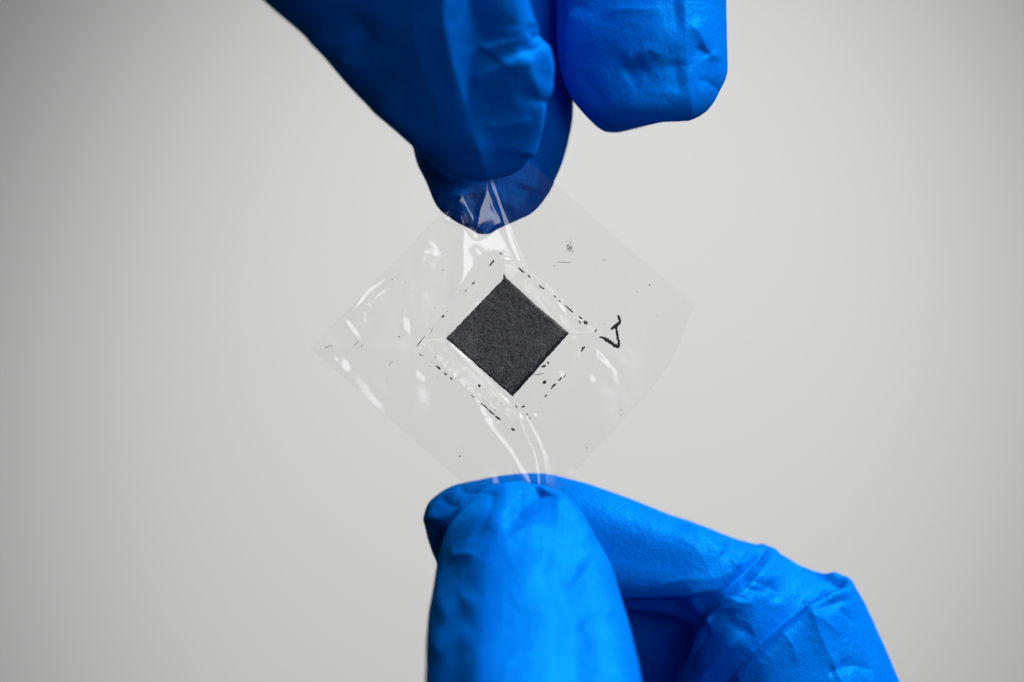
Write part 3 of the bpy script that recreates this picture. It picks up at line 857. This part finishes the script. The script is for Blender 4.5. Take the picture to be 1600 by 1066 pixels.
# slight bow of the upper-right and upper-left sides, small spur at the top corner
P = P + (dirB * 3.0)[None, None] * (np.sin(math.pi * np.clip((a - .25) / .5, 0, 1)) * 0.35 * (1 - b) ** 3)[..., None]
spur = np.exp(-((a + b) / .022) ** 2)
P[..., 1] -= 5 * spur
P[..., 0] -= 1.5 * spur
hm = film_mid(P[..., 0], P[..., 1])
# the square is stiff: smooth support plane
kx = np.polyfit
A_ = np.stack([P[..., 0].ravel() - 793, P[..., 1].ravel() - 527, np.ones(n * n)], 1)
cf = np.linalg.lstsq(A_, hm.ravel(), rcond=None)[0]
plane = (A_ @ cf).reshape(n, n)
fuzz = 0.2 * vnoise(P[..., 0] / 2.6, P[..., 1] / 2.6, a * 0, 50) + 0.12 * vnoise(P[..., 0] / 6, P[..., 1] / 6, a * 0, 51)
dA, dB = np.hypot(*(R_ - T_)), np.hypot(*(L_ - T_))
# chamfers: wide on the lower-right side, narrow on the others
e_lr = (1 - a) * dA
e_ul = a * dA
e_ur = b * dB
e_ll = (1 - b) * dB
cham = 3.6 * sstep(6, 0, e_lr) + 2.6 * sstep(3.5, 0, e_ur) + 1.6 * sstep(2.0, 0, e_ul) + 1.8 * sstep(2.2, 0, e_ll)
top = np.minimum(plane + 4.6 + fuzz - cham, film_mid(P[..., 0], P[..., 1]) + film_gap(P[..., 0], P[..., 1]) - 0.8)
bot = np.minimum(plane - 4.6 + 0 * a, top - 1.0)
vt = px_world(P[..., 0], P[..., 1], top).reshape(-1, 3)
vb2 = px_world(P[..., 0], P[..., 1], bot).reshape(-1, 3)
idx = np.arange(n * n).reshape(n, n)
q = np.stack([idx[:-1, :-1], idx[1:, :-1], idx[1:, 1:], idx[:-1, 1:]], -1).reshape(-1, 4)
faces = q[:, ::-1].tolist() + (q + n * n).tolist()
ed = np.concatenate([idx[:, 0], idx[-1, 1:], idx[-2::-1, -1], idx[0, -2:0:-1]])
for i in range(len(ed)):
    c0, c1 = int(ed[i]), int(ed[(i + 1) % len(ed)])
    faces.append((c0, c1, c1 + n * n, c0 + n * n))
square = mesh_obj('carbon_square', np.vstack([vt, vb2]), faces, [M_FELT, M_CUT])
ca, cb = (a[:-1, :-1] + .5 / n), (b[:-1, :-1] + .5 / n)
wid = 1 + .5 * vnoise(ca * 30, cb * 30, ca * 0, 60)
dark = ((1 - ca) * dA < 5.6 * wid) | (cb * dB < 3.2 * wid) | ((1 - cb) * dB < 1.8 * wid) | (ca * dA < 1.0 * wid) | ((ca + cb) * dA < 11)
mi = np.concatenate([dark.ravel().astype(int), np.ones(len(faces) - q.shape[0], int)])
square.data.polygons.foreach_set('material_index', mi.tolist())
bm = bmesh.new()
bm.from_mesh(square.data)
bmesh.ops.recalc_face_normals(bm, faces=bm.faces)
bm.to_mesh(square.data)
bm.free()
square['label'] = 'small black felt-like carbon square standing on its corner inside the clear film'
square['category'] = 'carbon sample'
